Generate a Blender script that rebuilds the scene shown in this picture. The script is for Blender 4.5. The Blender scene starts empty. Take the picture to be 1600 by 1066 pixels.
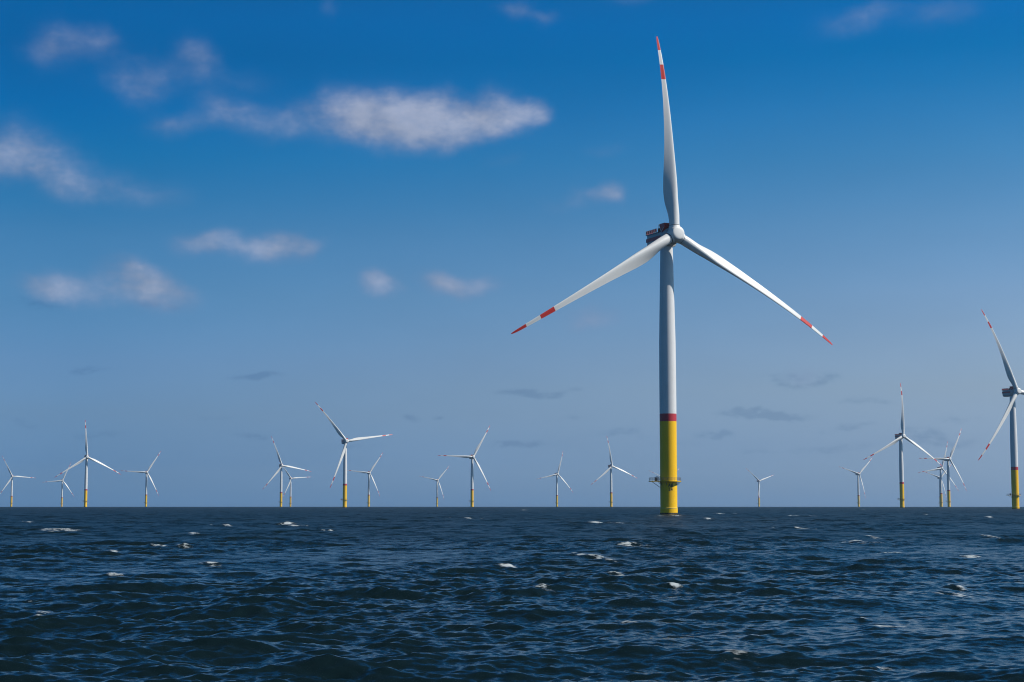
import bpy, bmesh, math, random
import numpy as np
from mathutils import Vector, Matrix
R = math.radians
random.seed(4)
scene = bpy.context.scene
COL = scene.collection
EARTH = 6.371e6

# ------------------------------------------------------------------ camera
CAM_H = 3.3
FPX = 2600.0                      # focal length in pixels of the 1600 px wide photograph
PITCH = math.atan((789.3 - 533.0) / FPX)
cam_d = bpy.data.cameras.new('camera')
cam = bpy.data.objects.new('camera', cam_d)
COL.objects.link(cam)
cam_d.sensor_width = 36.0
cam_d.lens = 36.0 * FPX / 1600.0
cam_d.clip_start = 0.2
cam_d.clip_end = 60000
cam.location = (0, 0, CAM_H)
cam.rotation_euler = (math.pi / 2 + PITCH, 0, 0)
scene.camera = cam

SUN_AZ, SUN_EL = R(97), R(44)    # azimuth clockwise from the view direction (+Y)
SUN = Vector((math.sin(SUN_AZ) * math.cos(SUN_EL), math.cos(SUN_AZ) * math.cos(SUN_EL), math.sin(SUN_EL)))
WIND = R(335.3)                   # heading the wind blows towards


def px_dir(px, py):
    """world azimuth and elevation seen at a pixel of the 1600 px photograph"""
    x = (px - 800) / FPX
    u = (533 - py) / FPX
    c, s = math.cos(PITCH), math.sin(PITCH)
    d = Vector((x, c - u * s, s + u * c)).normalized()
    return math.atan2(d.x, d.y), math.asin(d.z)


# ------------------------------------------------------------------ node helpers
class NT:
    def __init__(self, tree):
        self.t = tree
        tree.nodes.clear()

    def n(self, kind, **kw):
        nd = self.t.nodes.new(kind)
        ins = kw.pop('ins', {})
        for k, v in kw.items():
            setattr(nd, k, v)
        for k, v in ins.items():
            self.set(nd.inputs[k], v)
        return nd

    def set(self, sock, v):
        if isinstance(v, bpy.types.NodeSocket):
            self.t.links.new(v, sock)
        else:
            sock.default_value = v

    def m(self, op, a, b=None, c=None, clamp=False):
        nd = self.t.nodes.new('ShaderNodeMath')
        nd.operation = op
        nd.use_clamp = clamp
        for i, v in enumerate((a, b, c)):
            if v is not None:
                self.set(nd.inputs[i], v)
        return nd.outputs[0]

    def v(self, op, a, b=None, out=0, scale=None):
        nd = self.t.nodes.new('ShaderNodeVectorMath')
        nd.operation = op
        self.set(nd.inputs[0], a)
        if b is not None:
            self.set(nd.inputs[1], b)
        if scale is not None:
            self.set(nd.inputs['Scale'], scale)
        return nd.outputs[out]

    def mapr(self, v, a, b, c, d, smooth=False, clamp=True):
        nd = self.t.nodes.new('ShaderNodeMapRange')
        nd.interpolation_type = 'SMOOTHSTEP' if smooth else 'LINEAR'
        nd.clamp = clamp
        self.set(nd.inputs[0], v)
        for i, x in enumerate((a, b, c, d)):
            self.set(nd.inputs[i + 1], x)
        return nd.outputs[0]

    def mix(self, f, a, b, blend='MIX'):
        nd = self.t.nodes.new('ShaderNodeMix')
        nd.data_type = 'RGBA'
        nd.blend_type = blend
        nd.clamp_factor = True
        self.set(nd.inputs[0], f)
        self.set(nd.inputs[6], a)
        self.set(nd.inputs[7], b)
        return nd.outputs[2]

    def noise(self, vec, scale, detail=3, rough=0.5, out=0, dist=0.0):
        nd = self.t.nodes.new('ShaderNodeTexNoise')
        self.set(nd.inputs['Vector'], vec)
        nd.inputs['Scale'].default_value = scale
        nd.inputs['Detail'].default_value = detail
        nd.inputs['Roughness'].default_value = rough
        nd.inputs['Distortion'].default_value = dist
        return nd.outputs[out]


def lin(r, g, b):
    f = lambda c: c / 12.92 if c <= 0.04045 else ((c + 0.055) / 1.055) ** 2.4
    return (f(r / 255), f(g / 255), f(b / 255), 1.0)


# ------------------------------------------------------------------ world: Nishita sky + thin clouds
world = bpy.data.worlds.new('World')
scene.world = world
world.use_nodes = True
w = NT(world.node_tree)
tc = w.n('ShaderNodeTexCoord').outputs['Generated']
sky = w.n('ShaderNodeTexSky', sky_type='NISHITA', sun_disc=False, sun_elevation=SUN_EL,
          sun_rotation=SUN_AZ, altitude=0.0, air_density=1.0, dust_density=1.0, ozone_density=1.0)
sep = w.n('ShaderNodeSeparateXYZ', ins={0: tc})
el = w.m('ARCSINE', sep.outputs[2])
az = w.m('ARCTAN2', sep.outputs[0], sep.outputs[1])
# tint of the Nishita colour by elevation (degrees), on the side away from the sun and on the sun side
# TINT-BEGIN
TINT_L = [(0.153, (0.1265, 0.3202, 0.7715)), (1.452, (0.1063, 0.2348, 0.5500)), (3.093, (0.1253, 0.2179, 0.4121)), (4.780, (0.1254, 0.2230, 0.3936)), (7.142, (0.0970, 0.2265, 0.3688)), (8.932, (0.0767, 0.2243, 0.3652)), (10.296, (0.0364, 0.2089, 0.3578)), (11.758, (0.0077, 0.2000, 0.3641)), (13.420, (0.0008, 0.1828, 0.3678)), (15.170, (0.0008, 0.1658, 0.3399)), (16.374, (0.0008, 0.1786, 0.3644))]
TINT_R = [(0.153, (0.2245, 0.4099, 0.8761)), (2.087, (0.2164, 0.3047, 0.5459)), (3.944, (0.2636, 0.3126, 0.4390)), (5.255, (0.2626, 0.3182, 0.4372)), (7.115, (0.2332, 0.3095, 0.4240)), (9.477, (0.1643, 0.2913, 0.4090)), (11.741, (0.0865, 0.2670, 0.4028)), (14.069, (0.0220, 0.2330, 0.3987)), (15.201, (0.0012, 0.2168, 0.3985)), (16.408, (0.0008, 0.2130, 0.4196))]
# TINT-END
SGAIN = 2.4
UP = [(30.0, (0.012, .11, .34)), (55.0, (0.016, .09, .29)), (90.0, (0.016, .08, .26))]


def tint_ramp(tab):
    ramp = w.n('ShaderNodeValToRGB')
    cr = ramp.color_ramp
    cr.interpolation = 'LINEAR'
    tab = [(0.0, tab[0][1])] + list(tab) + UPT
    while len(cr.elements) > 1:
        cr.elements.remove(cr.elements[-1])
    for i, (e, c) in enumerate(tab):
        k = cr.elements[0] if i == 0 else cr.elements.new(math.sqrt(e / 90.0))
        k.position = math.sqrt(e / 90.0)
        k.color = (c[0], c[1], c[2], 1)
    w.set(ramp.inputs[0], w.m('SQRT', w.m('MAXIMUM', w.m('DIVIDE', el, math.pi / 2), 0.0)))
    return ramp.outputs[0]


UPT = [(30.0, (0.045, 0.115, 0.155)), (55.0, (0.085, 0.155, 0.18)), (90.0, (0.11, 0.17, 0.18))]
side_f = w.mapr(az, R(-15), R(17.5), 0.0, 1.0)
tint = w.mix(side_f, tint_ramp(TINT_L), tint_ramp(TINT_R))
base = w.v('SCALE', w.v('MULTIPLY', sky.outputs[0], tint), scale=SGAIN)

# domain warp so that cloud edges are ragged, in world directions
wn = w.noise(tc, 22.0, 4, 0.55, out=1)
wv = w.v('MULTIPLY', w.v('SUBTRACT', wn, (0.5, 0.5, 0.5)), (0.034, 0.022, 0.0))
comb = w.n('ShaderNodeCombineXYZ', ins={0: az, 1: el})
P = w.v('ADD', comb.outputs[0], wv)


def blobs(items):
    tot = None
    for (px, py, rx, ry, wt) in items:
        a, e = px_dir(px, py)
        q = w.v('MULTIPLY', w.v('SUBTRACT', P, (a, e, 0)), (FPX / rx / 1.06, FPX / ry / 1.16, 0))
        d = w.v('LENGTH', q, out=1)
        f = w.mapr(d, 1.0, 0.0, 0.0, wt, smooth=True)
        tot = f if tot is None else w.m('ADD', tot, f)
    return tot


BRIGHT = [
    (190, 105, 210, 80, .10), (60, 255, 190, 75, .12), (170, 430, 120, 40, .10), (400, 390, 160, 40, .16), (690, 450, 150, 36, .16),  # x, y, radius x, radius y, weight (photograph pixels, turned into sky directions)
    (560, 174, 80, 60, 1.05), (615, 192, 88, 58, 1.1), (685, 192, 90, 60, 1.15), (780, 174, 72, 56, 1.0),
    (740, 195, 70, 44, .7), (825, 175, 50, 28, .55), (480, 190, 85, 46, .5), (400, 192, 90, 42, .42),
    (265, 198, 85, 28, .42), (345, 180, 70, 38, .38), (325, 125, 50, 45, .22), (225, 128, 78, 50, .52), (305, 85, 66, 48, .42),
    (400, 130, 80, 35, .24), (80, 72, 72, 46, .46), (155, 66, 58, 40, .38), (20, 225, 120, 66, .34), (0, 270, 120, 50, .34),
    (70, 250, 130, 58, .28), (205, 298, 130, 40, .46), (115, 285, 90, 40, .25),
    (92, 448, 84, 38, .85), (40, 450, 45, 26, .35), (190, 420, 55, 30, .5), (228, 458, 108, 44, 1.05), (150, 474, 40, 22, .10),
    (450, 388, 62, 38, 1.0), (410, 402, 55, 26, .4), (355, 382, 60, 30, .46), (300, 382, 60, 28, .44), (498, 384, 40, 20, .28),
    (597, 447, 42, 30, .95), (682, 447, 50, 28, .75), (740, 452, 75, 26, .55), (925, 498, 66, 30, .68), (970, 500, 60, 20, .18),
    (948, 294, 38, 28, .62), (920, 300, 50, 26, .34), (880, 318, 60, 20, .2), (790, 252, 55, 18, .2), (940, 228, 50, 20, .24),
    (805, 14, 50, 26, .45), (855, 32, 40, 20, .42), (990, 2, 60, 14, .3), (1320, 32, 85, 34, .38), (1465, 22, 110, 38, .40),
    (1370, 10, 60, 22, .3), (508, 12, 30, 22, .22), (1250, 588, 58, 20, .3), (600, 190, 190, 85, .22), (1540, 365, 60, 16, .14)]
DARK = [
    (150, 581, 42, 8, .7), (400, 583, 60, 9, .7), (810, 608, 45, 9, .8), (860, 614, 60, 9, .7), (1180, 640, 90, 12, .9), (1230, 645, 60, 9, .5),
    (645, 655, 25, 8, .7), (690, 656, 16, 6, .5), (400, 682, 50, 11, .7), (1110, 675, 45, 11, .7), (1240, 594, 70, 16, .5), (1290, 592, 40, 12, .4),
    (820, 692, 70, 10, .6), (780, 694, 40, 9, .5), (970, 680, 90, 10, .5), (1430, 678, 60, 12, .6), (1470, 692, 70, 12, .5), (1345, 628, 70, 9, .5),
    (1500, 655, 60, 10, .5), (1320, 668, 60, 8, .5), (150, 678, 70, 9, .35), (60, 480, 90, 14, .35), (240, 480, 90, 12, .3), (1060, 690, 60, 10, .4), (1300, 697, 90, 9, .4),
    (330, 655, 60, 7, .3), (900, 655, 90, 8, .3), (30, 660, 60, 10, .3), (560, 700, 80, 9, .3), (1180, 700, 70, 8, .3)]
nb = w.noise(tc, 24.0, 4, 0.52)
nb2 = w.noise(w.v('MULTIPLY', tc, (1, 1, 2.2)), 95.0, 4, 0.6)
tex = w.mapr(nb, 0.30, 0.70, 0.55, 1.45)
tex = w.m('MULTIPLY', tex, w.mapr(nb2, 0.3, 0.7, 0.88, 1.12))
bd = w.m('MULTIPLY', blobs(BRIGHT), tex)
alpha = w.m('MULTIPLY', w.m('SUBTRACT', 1.0, w.m('EXPONENT', w.m('MULTIPLY', w.m('MULTIPLY', bd, bd), -1.75))), 0.80)
alpha = w.m('MULTIPLY', alpha, w.mapr(nb2, 0.28, 0.72, 0.86, 1.0))
ccol = w.mix(w.mapr(bd, 0.1, 1.5, 0, 1), lin(120, 138, 176), lin(172, 178, 198))
nb3 = w.noise(w.v('ADD', tc, (0.010, 0.0, 0.012)), 24.0, 4, 0.52)      # the puffs a little nearer the sun
shade_c = w.mapr(w.m('SUBTRACT', nb, nb3), -0.16, 0.16, 0.88, 1.12)
ccol = w.v('SCALE', ccol, scale=shade_c)
dk = w.m('MULTIPLY', blobs(DARK), w.mapr(nb2, 0.32, 0.68, 0.2, 1.5))
dalpha = w.mapr(dk, 0.03, 0.65, 0.0, 0.85, smooth=True)
# faint uneven milky veil
veil = w.noise(w.v('MULTIPLY', tc, (1, 1, 3.0)), 5.0, 4, 0.55)
skyS = w.v('SCALE', base, scale=w.mapr(veil, 0.3, 0.7, 0.965, 1.035))
STR = 0.10
col = w.mix(alpha, w.v('SCALE', skyS, scale=STR), ccol)
dcol = w.v('MULTIPLY', col, (0.74, 0.80, 0.86))
col = w.mix(dalpha, col, dcol)
bg = w.n('ShaderNodeBackground', ins={0: w.v('SCALE', col, scale=1.0 / STR), 1: STR})
wo = w.n('ShaderNodeOutputWorld')
w.t.links.new(bg.outputs[0], wo.inputs[0])
world.cycles.sampling_method = 'MANUAL'
world.cycles.sample_map_resolution = 512

sd = bpy.data.lights.new('sun', 'SUN')
sd.energy = 5.0
sd.angle = R(0.53)
sd.color = (1.0, 0.945, 0.865)
so = bpy.data.objects.new('sun', sd)
COL.objects.link(so)
so.rotation_euler = (-SUN).to_track_quat('-Z', 'Y').to_euler()
so.location = (200, -100, 200)

scene.view_settings.view_transform = 'Standard'
scene.view_settings.look = 'None'
scene.view_settings.exposure = 0.0
scene.view_settings.gamma = 1.0
scene.cycles.use_denoising = True
scene.cycles.filter_width = 1.1
scene.cycles.max_bounces = 6
scene.cycles.volume_bounces = 0
scene.cycles.sample_clamp_indirect = 4.0


# ------------------------------------------------------------------ materials
def paint(name, color, rough=0.35, dirt=0.12, streak=6.0, spec=0.5):
    m = bpy.data.materials.new(name)
    m.use_nodes = True
    t = NT(m.node_tree)
    geo = t.n('ShaderNodeTexCoord').outputs['Object']
    st = t.noise(t.v('MULTIPLY', geo, (1.0, 1.0, 0.06)), streak * 0.35, 5, 0.6)
    bl = t.noise(geo, 0.35, 4, 0.6)
    f = t.m('MULTIPLY', t.mapr(st, 0.40, 0.72, 0, 1), t.mapr(bl, 0.35, 0.65, 0.2, 1.0))
    dc = (color[0] * 0.55 + 0.02, color[1] * 0.53 + 0.018, color[2] * 0.50 + 0.015, 1)
    c = t.mix(t.m('MULTIPLY', f, dirt * 3), (*color, 1), dc)
    b = t.n('ShaderNodeBsdfPrincipled')
    t.set(b.inputs['Base Color'], c)
    t.set(b.inputs['Roughness'], t.mapr(bl, 0.3, 0.7, rough - 0.06, rough + 0.10))
    b.inputs['Specular IOR Level'].default_value = spec
    o = t.n('ShaderNodeOutputMaterial')
    t.t.links.new(b.outputs[0], o.inputs[0])
    return m


M = {
    'white': paint('blade_white', (0.74, 0.75, 0.74), 0.38, 0.05),
    'tower': paint('tower_grey_white', (0.72, 0.73, 0.73), 0.42, 0.10),
    'red': paint('signal_red', (0.56, 0.030, 0.022), 0.40, 0.06),
    'band': paint('band_red', (0.50, 0.030, 0.045), 0.42, 0.08),
    'yellow': paint('signal_yellow', (0.95, 0.55, 0.008), 0.42, 0.06, spec=0.3),
    'nacelle': paint('nacelle_grey', (0.42, 0.44, 0.45), 0.45, 0.08),
    'dark': paint('galvanised_dark', (0.10, 0.10, 0.095), 0.6, 0.2),
    'steel': paint('galvanised_steel', (0.30, 0.31, 0.31), 0.5, 0.2),
    'black': paint('black_paint', (0.015, 0.015, 0.016), 0.5, 0.0),
    'growth': paint('marine_growth', (0.030, 0.030, 0.016), 0.8, 0.3),
    'joint': paint('joint_rubber', (0.06, 0.065, 0.07), 0.7, 0.0),
    'yring': paint('pale_yellow_ring', (0.85, 0.66, 0.20), 0.4, 0.05),
}


# ------------------------------------------------------------------ mesh helpers
def link(name, bm, mats, parent=None, smooth=True, loc=(0, 0, 0)):
    me = bpy.data.meshes.new(name)
    bmesh.ops.recalc_face_normals(bm, faces=bm.faces)
    bm.to_mesh(me)
    bm.free()
    for k in mats:
        me.materials.append(M[k])
    if smooth:
        for p in me.polygons:
            p.use_smooth = True
        try:
            me.set_sharp_from_angle(angle=R(38))
        except Exception:
            pass
    o = bpy.data.objects.new(name, me)
    COL.objects.link(o)
    o.location = loc
    if parent:
        o.parent = parent
    return o


def rings(bm, rs, close=True, caps=(True, True), mats=None):
    """rs: list of rings (lists of points) with equal counts"""
    vs = [[bm.verts.new(p) for p in r] for r in rs]
    n = len(vs[0])
    for i in range(len(vs) - 1):
        for j in range(n if close else n - 1):
            f = bm.faces.new((vs[i][j], vs[i][(j + 1) % n], vs[i + 1][(j + 1) % n], vs[i + 1][j]))
            if mats:
                f.material_index = mats[i]
    if caps[0]:
        f = bm.faces.new(list(reversed(vs[0])))
        if mats: f.material_index = mats[0]
    if caps[1]:
        f = bm.faces.new(vs[-1])
        if mats: f.material_index = mats[-1]


def lathe(bm, prof, n=48, axis='z', mats=None, caps=(True, True), mat=None):
    rs = []
    for (r, h) in prof:
        ring = []
        for j in range(n):
            a = 2 * math.pi * j / n
            p = Vector((r * math.cos(a), r * math.sin(a), h))
            if axis == 'y':
                p = Vector((r * math.cos(a), h, r * math.sin(a)))
            if mat is not None:
                p = mat @ p
            ring.append(p)
        rs.append(ring)
    rings(bm, rs, mats=mats, caps=caps)


def box(bm, c, s, rz=0.0, mi=0):
    x, y, z = s[0] / 2, s[1] / 2, s[2] / 2
    m = Matrix.Translation(c) @ Matrix.Rotation(rz, 4, 'Z')
    v = [bm.verts.new(m @ Vector((sx * x, sy * y, sz * z))) for sz in (-1, 1) for sy in (-1, 1) for sx in (-1, 1)]
    for q in ((0, 2, 3, 1), (4, 5, 7, 6), (0, 1, 5, 4), (2, 6, 7, 3), (0, 4, 6, 2), (1, 3, 7, 5)):
        f = bm.faces.new([v[i] for i in q])
        f.material_index = mi


def bar(bm, a, b, r=0.05, n=8, mi=0):
    a, b = Vector(a), Vector(b)
    d = (b - a).normalized()
    u = d.orthogonal().normalized()
    v = d.cross(u)
    rs = [[p + (u * math.cos(2 * math.pi * j / n) + v * math.sin(2 * math.pi * j / n)) * r for j in range(n)] for p in (a, b)]
    rings(bm, rs, mats=[mi, mi])


# ------------------------------------------------------------------ the wind turbine (metres, hub faces local -Y)
HUB_H, OVER, TILT, ROT_R, FLEX = 100.5, 6.3, R(6), 77.0, 2.4
PITCH_B = 9.0


def blade_mesh():
    bm = bmesh.new()
    n = 40
    r0 = 3.35
    st = []
    rr = [r0, 4.2, 5.5, 7, 8.5, 10, 12, 14, 16, 18.5, 21, 24, 27, 30, 34, 38, 42, 46, 50, 54, 58, 59.0, 62, 65, 65.0, 68, 71, 71.0, 73.5, 75.2, 76.2, 76.7, 76.95, 77.0]
    last = None
    for r in rr:
        if last is not None and abs(r - last) < 1e-6:
            r += 0.02
        last = r
        st.append(r)

    def interp(x, tab):
        for (a, va), (b, vb) in zip(tab, tab[1:]):
            if x <= b:
                t = (x - a) / (b - a)
                return va + (vb - va) * t
        return tab[-1][1]
    chord = [(3, 3.75), (5.5, 3.8), (8.5, 4.25), (12, 4.95), (16, 5.25), (20, 5.1), (26, 4.35), (34, 3.45), (42, 2.8), (50, 2.25), (58, 1.8), (66, 1.38), (72, 1.08), (75.2, .8), (76.4, .55), (76.9, .32), (77.1, .15)]
    thick = [(3, 1.0), (5.5, .97), (8.5, .80), (12, .60), (16, .45), (20, .37), (26, .31), (34, .27), (42, .24), (50, .21), (60, .19), (77.1, .17)]
    twist = [(3, 24), (8, 24), (14, 18), (20, 13.5), (30, 8.5), (40, 5.2), (50, 3), (60, 1.2), (70, .2), (77.1, 0)]
    blend = [(3, 0), (5.5, 0.03), (10, .55), (15, 1), (78, 1)]
    rs, mats = [], []
    for r in st:
        c, t, b = interp(r, chord), interp(r, thick), R(interp(r, twist) + PITCH_B)
        k = interp(r, blend)
        k = k * k * (3 - 2 * k)
        ring = []
        for j in range(n):
            a = 2 * math.pi * j / n
            # airfoil: x from leading edge (+) to trailing edge (-), y + = suction side
            xc = 0.5 * (1 - math.cos(a))           # 0 at LE .. 1 at TE
            sgn = 1 if a < math.pi else -1
            yt = 5 * t * (0.2969 * math.sqrt(max(xc, 0)) - 0.126 * xc - 0.3516 * xc ** 2 + 0.2843 * xc ** 3 - 0.1030 * xc ** 4)
            cam_ = 0.06 * (1 - (2 * xc - 0.9) ** 2) * 0.7
            ax = (0.32 - xc) * c
            ay = (sgn * yt + cam_) * c
            cx = 0.5 * math.cos(a) * c
            cy = 0.5 * math.sin(a) * c * t
            x = cx * (1 - k) + ax * k
            y = cy * (1 - k) + ay * k
            # leading edge turned upwind (-y)
            X = x * math.cos(b) + y * math.sin(b)
            Y = -x * math.sin(b) + y * math.cos(b)
            bend = -5.0 * (r - r0) / (ROT_R - r0) + (FLEX + 5.0) * ((r - r0) / (ROT_R - r0)) ** 3.0
            # small sweep of the tip
            ring.append((X, Y + bend, r))
        rs.append(ring)
    for i in range(len(st) - 1):
        mid = (st[i] + st[i + 1]) / 2
        mats.append(1 if (59.0 < mid < 65.0) or mid > 71.01 else 0)
    rings(bm, rs, mats=mats, caps=(True, True))
    return bm


def rotor_mat(a):
    return Matrix.Rotation(-TILT, 4, 'X') @ Matrix.Rotation(a, 4, 'Y')


AX = Vector((0, -math.cos(TILT), math.sin(TILT)))
HUBC = Vector((0, 0, HUB_H)) + AX * OVER
NZ = HUBC.z                    # hub centre height; the nacelle is level
NY = HUBC.y


def make_turbine():
    root = bpy.data.objects.new('wind_turbine', None)
    root.empty_display_size = 5
    COL.objects.link(root)
    root['category'] = 'wind turbine'
    root['group'] = 'wind turbines standing in the sea'
    root['label'] = 'x'
    RT = 3.06
    # yellow foundation with wet marine growth at the waterline
    bm = bmesh.new()
    prof = [(RT + .12, -9), (RT + .12, .12), (RT + .15, .16), (RT + .13, .55), (RT + .10, .58), (RT + .10, 2.12), (RT + .15, 2.16), (RT + .15, 2.30), (RT + .02, 2.36), (RT, 2.6),
            (RT, 11.6), (RT, 20), (RT, 33.5)]
    lathe(bm, prof, 64, mats=[1, 1, 1, 1, 0, 2, 2, 2, 0, 0, 0, 0, 0])
    fnd = link('foundation', bm, ['yellow', 'growth', 'yring'], root)
    # tower
    bm = bmesh.new()
    prof = [(RT, 33.5), (RT, 36.25), (RT, 36.3), (RT - .01, 50), (RT - .06, 62)]
    for i in range(1, 9):
        t = i / 8
        prof.append((RT - .06 - t * .72, 62 + t * (NZ - 3.85 - 62)))
    lathe(bm, prof, 64, mats=[1] + [0] * 12)
    link('tower', bm, ['tower', 'band'], root)
    # work platform with the lay-down area on one side
    ext = math.atan2(math.sin(R(24.7)), -math.cos(R(24.7)))     # towards world -X
    zt = 12.0
    bm = bmesh.new()
    n = 40
    ro = RT + 1.45
    inner = [(RT * math.cos(2 * math.pi * j / n), RT * math.sin(2 * math.pi * j / n)) for j in range(n)]
    outer = []
    for j in range(n):
        a = 2 * math.pi * j / n
        d = (a - ext + math.pi) % (2 * math.pi) - math.pi
        if abs(d) < R(52):
            # rectangular lay-down area
            half, dep = 3.1, RT + 3.95
            rr = min(dep / max(math.cos(d), .01), half / max(abs(math.sin(d)), 1e-3))
            rr = max(rr, ro)
        else:
            rr = ro
        outer.append((rr * math.cos(a), rr * math.sin(a)))
    rs = [[(x, y, zt - .26) for x, y in inner], [(x, y, zt - .26) for x, y in outer],
          [(x, y, zt) for x, y in outer], [(x, y, zt) for x, y in inner]]
    rings(bm, rs, caps=(False, False), mats=[0, 1, 0])
    plat = link('platform', bm, ['dark', 'yellow'], root, smooth=False)
    bm = bmesh.new()
    for j in range(0, n):
        x, y = outer[j]
        x2, y2 = outer[(j + 1) % n]
        x, y, x2, y2 = x * .985, y * .985, x2 * .985, y2 * .985
        for h in (.45, .8, 1.15):
            bar(bm, (x, y, zt + h), (x2, y2, zt + h), .035, 5)
        if j % 2 == 0:
            bar(bm, (x, y, zt), (x, y, zt + 1.15), .04, 5)
    link('railing', bm, ['dark'], plat, smooth=False)
    for k in range(10):
        a = ext + 2 * math.pi * k / 10
        d = 2.9 if k == 0 else 1.25
        bm = bmesh.new()
        ca, sa = math.cos(a), math.sin(a)
        bar(bm, ((RT + .0) * ca, (RT + .0) * sa, zt - .26 - (2.1 if k == 0 else 1.3)), ((RT + d) * ca, (RT + d) * sa, zt - .30), .09, 6)
        link('brace', bm, ['dark'], plat)
    # crane cabinet on the lay-down area
    bm = bmesh.new()
    ca, sa = math.cos(ext + .25), math.sin(ext + .25)
    box(bm, ((RT + 1.7) * ca, (RT + 1.7) * sa, zt + .62), (1.0, 1.0, 1.2), ext)
    box(bm, ((RT + 1.7) * ca, (RT + 1.7) * sa, zt + 1.26), (1.15, 1.15, .08), ext)
    bmesh.ops.bevel(bm, geom=bm.edges[:], offset=.03, segments=1, affect='EDGES')
    link('cabinet', bm, ['dark'], plat, smooth=False)
    # davit arm
    bm = bmesh.new()
    ca, sa = math.cos(ext - .45), math.sin(ext - .45)
    bar(bm, ((RT + .9) * ca, (RT + .9) * sa, zt), ((RT + .9) * ca, (RT + .9) * sa, zt + 1.5), .10)
    bar(bm, ((RT + .9) * ca, (RT + .9) * sa, zt + 1.5), ((RT + 1.9) * ca, (RT + 1.9) * sa, zt + 1.75), .08)
    link('davit', bm, ['dark'], plat)

    # nacelle: level body behind the rotor, round generator at the front
    y0 = NY
    bm = bmesh.new()
    hw = 3.1

    def section(y, top, bot, w_, rt=.35, rb=1.5, n=6):
        pts = []
        for (cx, cz, rad, a0) in ((w_ - rt, top - rt, rt, 0), (-w_ + rt, top - rt, rt, 90), (-w_ + rb, bot + rb, rb, 180), (w_ - rb, bot + rb, rb, 270)):
            for i in range(n + 1):
                a = R(a0 + 90 * i / n)
                pts.append((cx + rad * math.cos(a), y, cz + rad * math.sin(a)))
        return pts
    rs = [section(y0 + 4.3, NZ + 1.4, NZ - 3.8, hw - .15), section(y0 + 4.5, NZ + 1.5, NZ - 3.9, hw),
          section(y0 + 15.1, NZ + 1.5, NZ - 3.9, hw), section(y0 + 15.6, NZ + 1.3, NZ - 3.3, hw - .3)]
    rings(bm, rs)
    nac = link('nacelle', bm, ['nacelle'], root)
    bm = bmesh.new()
    m = Matrix.Translation(HUBC) @ Matrix.Rotation(-TILT, 4, 'X')
    lathe(bm, [(2.3, 1.5), (2.75, 1.7), (3.15, 2.1), (3.25, 2.4), (3.25, 4.9), (3.0, 5.2)], 56, axis='y', mat=m)
    link('generator', bm, ['nacelle'], nac)
    # red stripe board round the nacelle, standing a little proud
    bm = bmesh.new()
    for s in (-1, 1):
        box(bm, (s * (hw + .05), y0 + 10.4, NZ - .4), (.10, 10.7, 1.3))
    box(bm, (0, y0 + 15.70, NZ - .4), (2 * hw + .2, .10, 1.3))
    link('stripe', bm, ['band'], nac, smooth=False)
    # raised red hood behind the rotor with light edges
    bm = bmesh.new()
    prof = [(2.5, 3.1), (2.5, 4.5), (6.2, 4.5), (4.75, 1.45), (4.1, 1.45)]
    for s_ in (1,):
        a = [bm.verts.new((-3.0, y0 + y, NZ + z)) for y, z in prof]
        b = [bm.verts.new((3.0, y0 + y, NZ + z)) for y, z in prof]
        bm.faces.new(a)
        bm.faces.new(b)
        for i in range(len(prof)):
            j = (i + 1) % len(prof)
            bm.faces.new((a[i], a[j], b[j], b[i]))
    hood = link('hood', bm, ['red'], nac, smooth=False)
    for s in (-1, 1):
        bm = bmesh.new()
        x = s * 3.05
        bar(bm, (x, y0 + 6.22, NZ + 4.5), (x, y0 + 4.75, NZ + 1.5), .12, 6)
        bar(bm, (x, y0 + 4.75, NZ + 1.5), (x, y0 + 2.6, NZ + 3.0), .10, 6)
        link('edge_trim', bm, ['white'], hood)
    # machinery between hood and hoist deck
    bm = bmesh.new()
    box(bm, (-1.6, y0 + 6.95, NZ + 2.3), (2.6, 1.1, 1.6))
    box(bm, (1.4, y0 + 6.95, NZ + 1.95), (1.8, 1.1, .9))
    bar(bm, (-2.7, y0 + 7.1, NZ + 1.5), (-2.7, y0 + 7.1, NZ + 4.4), .08)
    bar(bm, (2.4, y0 + 7.1, NZ + 1.5), (2.4, y0 + 7.1, NZ + 4.9), .05)
    bar(bm, (2.0, y0 + 7.1, NZ + 4.7), (2.8, y0 + 7.1, NZ + 4.7), .05)
    link('machinery', bm, ['dark'], nac, smooth=False)
    # helicopter hoist deck with red and white rail panels
    bm = bmesh.new()
    box(bm, (0, y0 + 11.8, NZ + 1.66), (6.5, 8.2, .32))
    deck = link('hoist_deck', bm, ['nacelle'], nac, smooth=False)
    za = NZ + 1.83

    def panel(a, b, k):
        bm = bmesh.new()
        a, b = Vector(a), Vector(b)
        d = b - a
        rz = math.atan2(d.y, d.x)
        c = (a + b) / 2
        box(bm, (c.x, c.y, za + .70), (d.length * .74, .06, 1.0), rz)
        link('rail_panel', bm, ['red'], deck, smooth=False)
    y1, y2 = y0 + 7.8, y0 + 15.8
    pts = [(-3.2, y1), (-3.2, y2), (3.2, y2), (3.2, y1)]
    bm = bmesh.new()
    for (a, b, k) in ((pts[0], pts[1], 6), (pts[1], pts[2], 4), (pts[2], pts[3], 6)):
        for i in range(k):
            p = (a[0] + (b[0] - a[0]) * i / k, a[1] + (b[1] - a[1]) * i / k, za)
            q = (a[0] + (b[0] - a[0]) * (i + 1) / k, a[1] + (b[1] - a[1]) * (i + 1) / k, za)
            panel(p, q, i)
            bar(bm, p, (p[0], p[1], za + 1.3), .07, 6)
            bar(bm, (p[0], p[1], za + 1.3), (q[0], q[1], za + 1.3), .06, 6)
            bar(bm, (p[0], p[1], za + .15), (q[0], q[1], za + .15), .05, 6)
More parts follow.
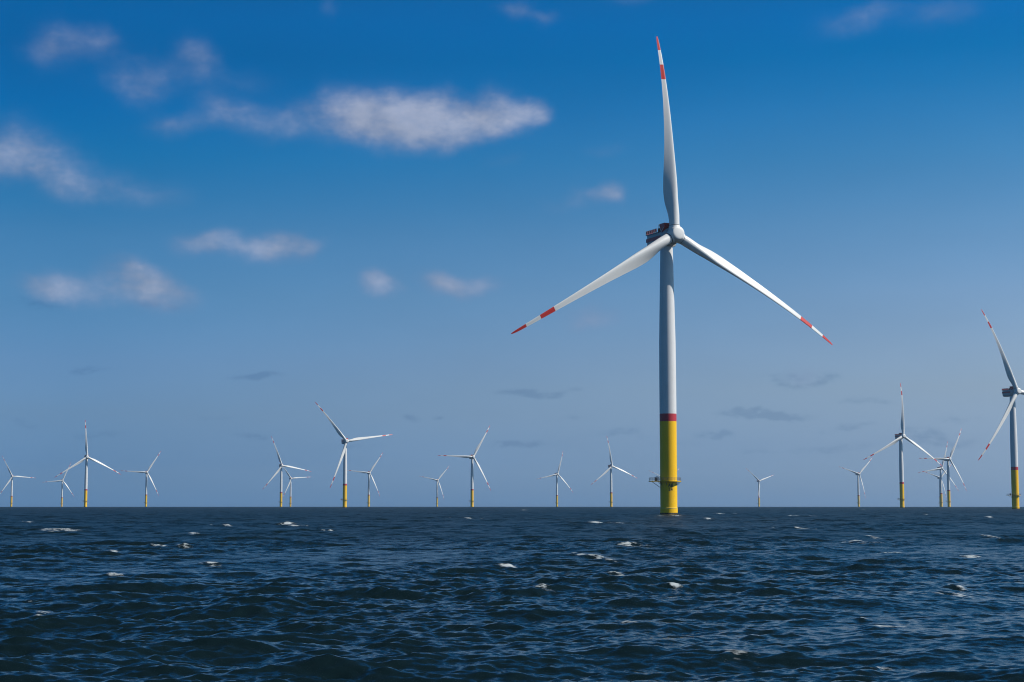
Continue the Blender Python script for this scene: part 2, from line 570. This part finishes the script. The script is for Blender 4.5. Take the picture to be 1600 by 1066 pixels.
    bar(bm, (pts[3][0], pts[3][1], za), (pts[3][0], pts[3][1], za + 1.3), .07, 6)
    link('rail_frame', bm, ['steel'], deck, smooth=False)

    # hub: round nose, three blade sockets
    bm = bmesh.new()
    lathe(bm, [(1.9, 1.45), (2.4, 1.35), (2.75, .9), (2.9, .2), (2.9, -.5), (2.82, -1.3), (2.68, -1.9), (2.52, -2.4), (2.42, -2.62), (2.30, -2.72), (1.7, -2.83), (1.0, -2.90), (.05, -2.93)], 56, axis='y')
    for k in range(3):
        mk = Matrix.Rotation(k * 2 * math.pi / 3, 4, 'Y')
        lathe(bm, [(2.35, 0.9), (2.22, 2.3), (2.06, 2.9), (2.03, 3.12), (1.75, 3.14), (1.75, 3.4)], 48, mats=[0, 0, 0, 1, 1], mat=mk)
    hub = link('hub', bm, ['white', 'joint'], root)
    bl = []
    bm = blade_mesh()
    b0 = link('blade', bm, ['white', 'red'], root)
    bl = [b0]
    for k in range(2):
        b = b0.copy()
        COL.objects.link(b)
        b.parent = root
        bl.append(b)
    return root


def pose(root, x, y, yaw, ph):
    root.location = (x, y, -(x * x + y * y) / 2 / EARTH)
    root.rotation_euler = (0, 0, math.pi - R(yaw))
    k = 0
    for c in root.children:
        nm = c.name.split('.')[0]
        if nm in ('hub', 'blade'):
            a = R(ph) + (k * 2 * math.pi / 3 if nm == 'blade' else 0)
            if nm == 'blade':
                k += 1
            c.location = HUBC
            c.rotation_euler = rotor_mat(a).to_euler()


def copy_tree(o, parent=None, skip=()):
    c = o.copy()
    COL.objects.link(c)
    if parent:
        c.parent = parent
    for ch in list(o.children):
        if ch.name.split('.')[0] not in skip:
            copy_tree(ch, c, skip)
    return c


TUR = [
    (56.6, 603.4, 155.3, 119.4, 'by far the largest turbine, yellow base lettered AB, blades spread in an upright Y'),
    (-1668.4, 5571.5, 155.0, 93.8, 'leftmost tiny turbine at the very edge, one blade pointing level to the right'),
    (-1733.5, 6437.0, 155.0, 24.7, 'faint small turbine half crossed by the lower left blade of the upright turbine beside it'),
    (-863.0, 3382.9, 155.0, 117.0, 'tallest of the four left turbines, one blade straight up, another over its faint neighbour'),
    (-1076.7, 4917.5, 155.0, 33.3, 'small turbine right of the crossed pair at left, one blade level to the left'),
    (-567.0, 4101.7, 155.0, 100.6, 'taller thin turbine of the close left-centre pair, its right blade slightly drooping'),
    (-795.2, 5999.6, 155.0, 85.4, 'smaller far turbine tucked just right behind the taller one of a close pair'),
    (-255.9, 2557.6, 155.6, 81.2, 'largest turbine on the left half, long blade reaching up left and another nearly level right'),
    (-428.4, 4996.8, 155.0, 36.1, 'small turbine directly right of the largest left-half turbine, its blade pointing at that tower'),
    (-286.7, 6400.5, 155.0, 42.0, 'tiny pale turbine just left of the centre turbine whose blade lies level left'),
    (-80.7, 3376.7, 155.5, 31.9, 'centre turbine with dark top, one blade level left and one up to the right'),
    (139.5, 5191.0, 155.3, 18.0, 'small turbine between two taller ones, top blade leaning slightly right, left blade drooping'),
    (246.9, 4161.6, 155.1, 113.0, 'medium turbine next left of the giant tower, one blade tilted slightly left of upright'),
    (571.9, 6232.3, 154.6, 55.7, 'far turbine hidden behind the giant yellow base, only blade tips showing beside it'),
    (971.8, 6578.7, 155.2, 70.7, 'smallest turbine standing alone right of the giant tower, two blades spread in a wide V'),
    (1072.0, 5170.3, 155.5, 47.2, 'small turbine whose raised blade meets the lower left blade tip of a larger one'),
    (552.1, 2366.0, 157.4, 3.5, 'second-row turbine at right with one blade straight up and red nacelle edge'),
    (921.6, 3525.9, 157.4, 30.9, 'taller turbine of the crowded right cluster, one blade level left, one up right'),
    (1124.9, 4380.1, 156.6, 21.2, 'middle-sized turbine of the crowded right cluster with a red-topped nacelle and near upright blade'),
    (1497.4, 5844.5, 156.3, 46.7, 'faintest turbine of the crowded right cluster, its tower hidden behind another tower'),
    (433.5, 1439.3, 155.6, 98.5, 'second nearest turbine, cut off by the right edge, red striped nacelle and yellow base'),
]
proto = make_turbine()
turbs = [proto]
for t in TUR[1:]:
    turbs.append(copy_tree(proto))
for o, t in zip(turbs, TUR):
    pose(o, *t[:4])
    o['label'] = t[4]

# lettering on the near foundation, bent round the yellow wall
main = turbs[0]
fnd = [c for c in main.children if c.name.startswith('foundation')][0]


def lettering(body, z, size):
    cu = bpy.data.curves.new('lettering', 'FONT')
    cu.body = body
    cu.size = size
    cu.align_x = 'CENTER'
    cu.align_y = 'CENTER'
    cu.resolution_u = 3
    cu.offset = 0.035
    ob = bpy.data.objects.new('lettering', cu)
    COL.objects.link(ob)
    bpy.context.view_layer.update()
    me = bpy.data.meshes.new_from_object(ob.evaluated_get(bpy.context.evaluated_depsgraph_get()))
    bpy.data.objects.remove(ob)
    bm = bmesh.new()
    bm.from_mesh(me)
    bmesh.ops.subdivide_edges(bm, edges=[e for e in bm.edges if e.calc_length() > .3], cuts=2)
    res = bmesh.ops.extrude_face_region(bm, geom=bm.faces[:])
    for v in [g for g in res['geom'] if isinstance(g, bmesh.types.BMVert)]:
        v.co.z += 0.05
    # angle of the outward direction facing the camera, turned a little to the right
    world_a = math.atan2(-main.location.y, -main.location.x) + R(13.5)
    a0 = world_a - main.rotation_euler.z
    RR = 3.06 - .02
    for v in bm.verts:
        a = a0 + v.co.x / RR
        rad = RR + v.co.z
        v.co = Vector((rad * math.cos(a), rad * math.sin(a), z + v.co.y))
    return link('lettering', bm, ['black'], fnd, smooth=False)


lettering('AB', 10.35, 1.5)
lettering('24', 8.95, 1.5)


# ------------------------------------------------------------------ the sea
rng = np.random.default_rng(11)
WD = np.array([math.sin(WIND), math.cos(WIND)])
LP = 9.0
KP = 2 * math.pi / LP


def tile(L, N, lo, hi):
    """one periodic patch of wind sea with wavelengths between lo and hi"""
    k1 = np.fft.fftfreq(N, 1.0 / N) * 2 * np.pi / L
    kx, ky = np.meshgrid(k1, k1, indexing='ij')
    k = np.hypot(kx, ky)
    k[0, 0] = 1e9
    cosd = (kx * WD[0] + ky * WD[1]) / k
    s = np.where(k < 2 * KP, 8.0, np.where(k < 8 * KP, 7.0, 5.0))
    D = ((1 + cosd) / 2) ** s * np.sqrt(s) * 0.32
    alpha = 0.018
    Psi = alpha / 2 * k ** -4 * np.exp(-1.25 * (KP / k) ** 2) * D
    Psi *= 1 + 0.8 * np.clip((k / KP - 2.5) / 3, 0, 1) + 2.4 * np.clip((k / KP - 9) / 12, 0, 1)
    Psi *= 1 + 1.3 * np.exp(-(np.sqrt(k / KP) - 1) ** 2 / (2 * 0.09 ** 2))
    lam = 2 * np.pi / k
    band = ((lam >= lo) & (lam < hi)).astype(float)
    dk = 2 * np.pi / L
    xi = rng.standard_normal((N, N)) + 1j * rng.standard_normal((N, N))
    H = np.sqrt(Psi * band) * dk * xi * N * N
    f = lambda a: np.fft.ifft2(a).real.astype(np.float32)
    return (L, N, f(H), f(1j * kx / k * H), f(1j * ky / k * H), f(k * H))


def sample(tl, x, y, rot):
    L, N = tl[0], tl[1]
    u = x / L * N
    v = y / L * N
    iu = np.floor(u).astype(np.int64)
    iv = np.floor(v).astype(np.int64)
    fu = (u - iu).astype(np.float32)
    fv = (v - iv).astype(np.float32)
    i0, j0 = iu % N, iv % N
    i1, j1 = (i0 + 1) % N, (j0 + 1) % N
    out = []
    for A in tl[2:]:
        out.append((A[i0, j0] * (1 - fu) + A[i1, j0] * fu) * (1 - fv) + (A[i0, j1] * (1 - fu) + A[i1, j1] * fu) * fv)
    return out


BANDS = [(389.0, 1024, 34, 200), (331.0, 1024, 14, 34), (283.0, 1024, 7, 14), (167.0, 1024, 3.2, 7), (71.0, 1024, 1.5, 3.2),
         (37.0, 1024, .7, 1.5), (17.3, 1024, .33, .7), (9.1, 1024, .15, .33)]
# sheet: polar grid round the camera, denser in front
daz = 0.05
front = np.arange(-25, 25 + 1e-6, daz)
side = np.concatenate([np.arange(25.5, 40, .5), np.arange(40, 320, 4.0), np.arange(320, 335, .5)])
azs = np.radians(np.concatenate([front, side]))
rad = [1.0]
while rad[-1] < 15:
    rad.append(rad[-1] * 1.03)
while rad[-1] < 9500:
    rad.append(rad[-1] * 1.0027)
rad = np.array(rad)
NR, NA = len(rad), len(azs)
RR, AA = np.meshgrid(rad, azs, indexing='ij')
X0 = (RR * np.sin(AA)).ravel()
Y0 = (RR * np.cos(AA)).ravel()
rr_ = RR.ravel()
cell = rr_ * 0.0029
az_abs = np.abs((AA.ravel() + np.pi) % (2 * np.pi) - np.pi)
cell = np.where(az_abs > R(26), rr_ * 0.02, cell)
cell = np.where(az_abs > R(41), rr_ * 0.08, cell)
Z = np.zeros(len(X0), np.float32)
DX = np.zeros_like(Z)
DY = np.zeros_like(Z)
CC = np.zeros_like(Z)
LOST = np.zeros_like(Z)
# gusts: patches where the small waves are stronger
gl = tile(611.0, 256, 40, 600)
g = sample((gl[0], gl[1], gl[2]), X0 * 1.0, Y0 * 0.6, 0)[0]
g = g / (g.std() + 1e-9)
gust = np.clip(1 + 0.22 * g, 0.6, 1.5).astype(np.float32)
for bi, (L, N, lo, hi) in enumerate(BANDS):
    tl = tile(L, N, lo, hi)
    mid = math.sqrt(lo * hi) if hi < 200 else lo * 1.3
    wgt = np.clip((mid / cell - 1.3) / 1.6, 0, 1)
    wgt = wgt * wgt * (3 - 2 * wgt)
    mss = float((tl[5] ** 2).mean())
    LOST += (mss * (1 - wgt ** 2)).astype(np.float32)
    idx = np.nonzero(wgt > 0.002)[0]
    if len(idx) == 0:
        continue
    h, dx, dy, c = sample(tl, X0[idx], Y0[idx], 0)
    ww = wgt[idx].astype(np.float32) * (gust[idx] if hi < 8 else 1.0)
    lamc = 0.8 if lo > 3 else (0.4 if lo > 1.4 else 0.2)
    Z[idx] += h * ww
    DX[idx] += dx * ww * lamc
    DY[idx] += dy * ww * lamc
    if lo >= 1.4:
        CC[idx] += c * ww
    del tl
print('sea verts', len(X0), 'Z std', Z[rr_ < 200].std(), 'C', CC[rr_ < 200].std(), 'lost', np.sqrt(LOST.max()))

# whitecaps: where the surface folds, and a few larger breakers
near = rr_ < 5000
thr = 0.50
pg = tile(457.0, 256, 25, 400)
pch = sample((pg[0], pg[1], pg[2]), X0, Y0, 0)[0]
pch = pch / pch.std()
foam = np.clip((CC - thr - 0.05 * (1 - pch)) / 0.30, 0, 1) * 0.8
# beyond the resolved range keep a sparse scatter of breaking crests
BREAK = [(155, 828, 34, 9), (150, 867, 24, 5), (275, 839, 16, 6), (350, 823, 12, 5), (345, 881, 22, 5), (430, 822, 28, 4), (494, 820, 20, 4), (157, 903, 18, 6),
         (10, 818, 10, 4), (525, 830, 8, 4), (820, 797, 16, 3), (945, 817, 36, 5), (930, 876, 24, 12), (972, 858, 24, 8), (805, 894, 26, 5), (955, 903, 24, 5), (845, 925, 16, 6),
         (1207, 805, 16, 5), (1110, 812, 14, 4), (1255, 827, 10, 6), (1125, 803, 14, 3), (1510, 808, 14, 5), (1490, 836, 12, 6), (1375, 842, 10, 6), (1395, 868, 8, 4), (985, 970, 14, 8),
         (1180, 1008, 26, 8), (1155, 1025, 14, 10), (1328, 965, 14, 6), (1325, 1035, 20, 10), (1360, 1052, 34, 10), (1400, 985, 60, 12), (1540, 935, 60, 8), (1490, 925, 24, 8), (1245, 970, 24, 5),
         (60, 960, 14, 8), (65, 945, 10, 4), (220, 861, 16, 6), (250, 861, 16, 4), (730, 810, 8, 3), (1345, 797, 14, 3), (1470, 805, 8, 5), (640, 1010, 26, 4), (1545, 985, 20, 8), (1330, 850, 20, 8), (1465, 870, 24, 6), (1050, 920, 16, 6),
         (1030, 805.5, 16, 2), (1062, 804.5, 10, 2)]
cr_ = np.array([math.sin(WIND + math.pi / 2), math.cos(WIND + math.pi / 2)])   # along a crest
for (px, py, wpx, hpx) in BREAK:
    a, e = px_dir(px, py)
    # distance at which the curved mean sea surface is met
    d = CAM_H / math.tan(-e) if e < 0 else 6000
    for _ in range(6):
        d = (CAM_H + d * d / 2 / EARTH) / math.tan(-e)
    cx, cy = d * math.sin(a), d * math.cos(a)
    mperpx = d / FPX
    ww_ = max((0.85 if hpx <= 5 else 1.1) * wpx * mperpx, 0.5)
    near_i = np.nonzero((np.abs(X0 - cx) < 3 * ww_ + 3) & (np.abs(Y0 - cy) < max(12.0, .10 * d)))[0]
    if len(near_i) == 0:
        continue
    # settle on the nearest crest
    rng_y = max(1.5, 5 * d * d / (CAM_H * FPX))
    sc = CC[near_i] - 0.06 * np.abs(Y0[near_i] - cy) / rng_y - 0.10 * np.abs(X0[near_i] - cx) / ww_
    sc = np.where((np.abs(Y0[near_i] - cy) < min(rng_y, 60)) & (np.abs(X0[near_i] - cx) < 0.8 * ww_), sc, -9)
    ci = near_i[np.argmax(sc)]
    cx, cy = X0[ci], Y0[ci]
    th = min(max(0.25 * ww_, 0.20 * hpx * d * d / (CAM_H * FPX), 0.0045 * d, .22), 12.0)
    lx = (X0[near_i] - cx) * cr_[0] + (Y0[near_i] - cy) * cr_[1]
    ly = -(X0[near_i] - cx) * cr_[1] + (Y0[near_i] - cy) * cr_[0]
    # crooked streak
    ly = ly + 0.35 * th * np.sin(lx / ww_ * 3.1 + px) + 0.2 * th * np.sin(lx / ww_ * 7.7 + py)
    q = np.sqrt((lx / ww_) ** 2 + (ly / th) ** 2)
    f = np.clip(1.2 - q, 0, 1) ** 0.8
    f = f * (0.85 if py < 935 else 0.62)
    # thin trailing foam left behind on the windward side
    q2 = np.sqrt((lx / (ww_ * 1.7)) ** 2 + ((ly + 1.2 * th) / (th * 2.6)) ** 2)
    f = np.maximum(f, np.clip(1 - q2, 0, 1) * 0.34)
    foam[near_i] = np.maximum(foam[near_i], f)
    Z[near_i] += (np.clip(1 - q, 0, 1) * (0.16 if hpx > 7 and py < 935 else 0.06)).astype(np.float32)
for tu in (TUR[0], TUR[20], TUR[16]):     # wash round the foundations
    dd = np.hypot(X0 - tu[0], Y0 - tu[1])
    foam = np.maximum(foam, np.clip((6.5 - dd) / 4.0, 0, 1) * 0.42)
foam = np.clip(foam, 0, 1).astype(np.float32)

ZC = Z - (X0 ** 2 + Y0 ** 2) / 2 / EARTH
fade = np.clip((rr_ - 3) / 6, 0, 1)
verts = np.stack([X0 + DX * fade, Y0 + DY * fade, ZC], 1).astype(np.float32)
me = bpy.data.meshes.new('sea')
i = np.arange(NR - 1)[:, None] * NA
j = np.arange(NA)[None, :]
jn = (j + 1) % NA
q = np.stack([i + j, i + NA + j, i + NA + jn, i + jn], -1).reshape(-1, 4)
q = q.astype(np.int32)
me.vertices.add(len(verts) + 1)
allv = np.vstack([verts, [[0, 0, 0]]]).astype(np.float32)
me.vertices.foreach_set('co', allv.ravel())
tri = np.stack([np.arange(NA), (np.arange(NA) + 1) % NA, np.full(NA, len(verts))], -1).astype(np.int32)
loops = np.concatenate([q.ravel(), tri.ravel()])
me.loops.add(len(loops))
me.loops.foreach_set('vertex_index', loops)
starts = np.concatenate([np.arange(len(q)) * 4, len(q) * 4 + np.arange(len(tri)) * 3]).astype(np.int32)
me.polygons.add(len(starts))
me.polygons.foreach_set('loop_start', starts)
me.update(calc_edges=True)
me.polygons.foreach_set('use_smooth', np.ones(len(starts), bool))
fa = me.attributes.new('foam', 'FLOAT', 'POINT')
fa.data.foreach_set('value', np.append(foam, 0).astype(np.float32))
la = me.attributes.new('chop', 'FLOAT', 'POINT')
la.data.foreach_set('value', np.append(np.sqrt(LOST), 0).astype(np.float32))
sea = bpy.data.objects.new('sea', me)
COL.objects.link(sea)
sea['kind'] = 'structure'

CH0 = float(np.sqrt(LOST[(rr_ > 75) & (rr_ < 90) & (az_abs < .3)].mean()))
print('chop', CH0, float(np.sqrt(LOST.max())), float(np.sqrt(LOST[(rr_ > 45) & (rr_ < 50) & (az_abs < .3)].mean())))
mw = bpy.data.materials.new('sea_water')
mw.use_nodes = True
t = NT(mw.node_tree)
geo = t.n('ShaderNodeNewGeometry')
pos = geo.outputs['Position']
chop = t.n('ShaderNodeAttribute', attribute_name='chop').outputs['Fac']
fo = t.n('ShaderNodeAttribute', attribute_name='foam').outputs['Fac']
mp = t.v('MULTIPLY', pos, (1, 1, 0.3))
# ripples too small for the sheet: slopes, not heights, so they keep their strength with distance
nzm = t.n('ShaderNodeMapping', ins={0: pos})
nzm.inputs['Rotation'].default_value = (0, 0, WIND)
nzm.inputs['Scale'].default_value = (0.4, 1.0, 1.0)
nz = t.noise(nzm.outputs[0], 0.55, 4, 0.7, out=1)
rmap = t.n('ShaderNodeMapping', ins={0: pos})
rmap.inputs['Rotation'].default_value = (0, 0, WIND)
rmap.inputs['Scale'].default_value = (0.5, 1.0, 1.0)
nf = t.noise(rmap.outputs[0], 5.0, 5, 0.75, out=1)
v1 = t.v('SCALE', t.v('MULTIPLY', t.v('SUBTRACT', nz, (.5, .5, .5)), (1, 1, 0)), scale=t.m('MULTIPLY', t.m('MAXIMUM', t.m('SUBTRACT', chop, CH0), 0.0), 16.0))
v2 = t.v('SCALE', t.v('MULTIPLY', t.v('SUBTRACT', nf, (.5, .5, .5)), (1, 1, 0)), scale=t.m('ADD', t.m('MULTIPLY', chop, 3.0), 0.25))
nn = t.v('NORMALIZE', t.v('ADD', t.v('ADD', geo.outputs['Normal'], v1), v2))
bw = t.n('ShaderNodeBsdfPrincipled')
t.set(bw.inputs['Base Color'], (0.0036, 0.0105, 0.0135, 1))
t.set(bw.inputs['Roughness'], t.m('SQRT', t.m('ADD', t.m('MULTIPLY', t.m('MAXIMUM', t.m('SUBTRACT', chop, CH0), 0.0), 2.0), 0.009)))
bw.inputs['IOR'].default_value = 1.17
t.set(bw.inputs['Normal'], nn)
fpos = t.n('ShaderNodeMapping', ins={0: pos})
fpos.inputs['Rotation'].default_value = (0, 0, WIND)
fpos.inputs['Scale'].default_value = (0.45, 1.0, 1.0)
fn1 = t.noise(fpos.outputs[0], 3.2, 7, 0.72)
fn2 = t.noise(pos, 0.7, 4, 0.6)
fn = t.mapr(t.m('ADD', t.m('MULTIPLY', fn1, 0.75), t.m('MULTIPLY', fn2, 0.25)), 0.37, 0.64, 0.0, 1.0)
lo_ = t.m('SUBTRACT', 1.0, t.m('MULTIPLY', fo, 0.98))
fm = t.m('MULTIPLY', t.m('DIVIDE', t.m('SUBTRACT', fn, lo_), 0.28), 1.0, clamp=True)
fm = t.m('MULTIPLY', fm, t.mapr(fo, 0.0, 0.8, 0.15, 0.78))
bf = t.n('ShaderNodeBsdfPrincipled')
t.set(bf.inputs['Base Color'], t.mix(fn1, (0.24, 0.32, 0.37, 1), (0.72, 0.76, 0.78, 1)))
bf.inputs['Roughness'].default_value = 0.8
ms = t.n('ShaderNodeMixShader', ins={0: fm})
t.t.links.new(bw.outputs[0], ms.inputs[1])
t.t.links.new(bf.outputs[0], ms.inputs[2])
ow = t.n('ShaderNodeOutputMaterial')
t.t.links.new(ms.outputs[0], ow.inputs[0])
me.materials.append(mw)

# ------------------------------------------------------------------ haze
bm = bmesh.new()
box(bm, (0, 0, 96), (20000, 20000, 212))
hz = bpy.data.meshes.new('haze')
bm.to_mesh(hz)
bm.free()
ho = bpy.data.objects.new('haze', hz)
COL.objects.link(ho)
ho['kind'] = 'stuff'
mh = bpy.data.materials.new('haze')
mh.use_nodes = True
t = NT(mh.node_tree)
pv = t.n('ShaderNodeVolumePrincipled')
pv.inputs['Color'].default_value = (0.62, 0.80, 1.0, 1)
pv.inputs['Density'].default_value = 0.000038
pv.inputs['Anisotropy'].default_value = 0.3
oh = t.n('ShaderNodeOutputMaterial')
t.t.links.new(pv.outputs[0], oh.inputs['Volume'])
hz.materials.append(mh)
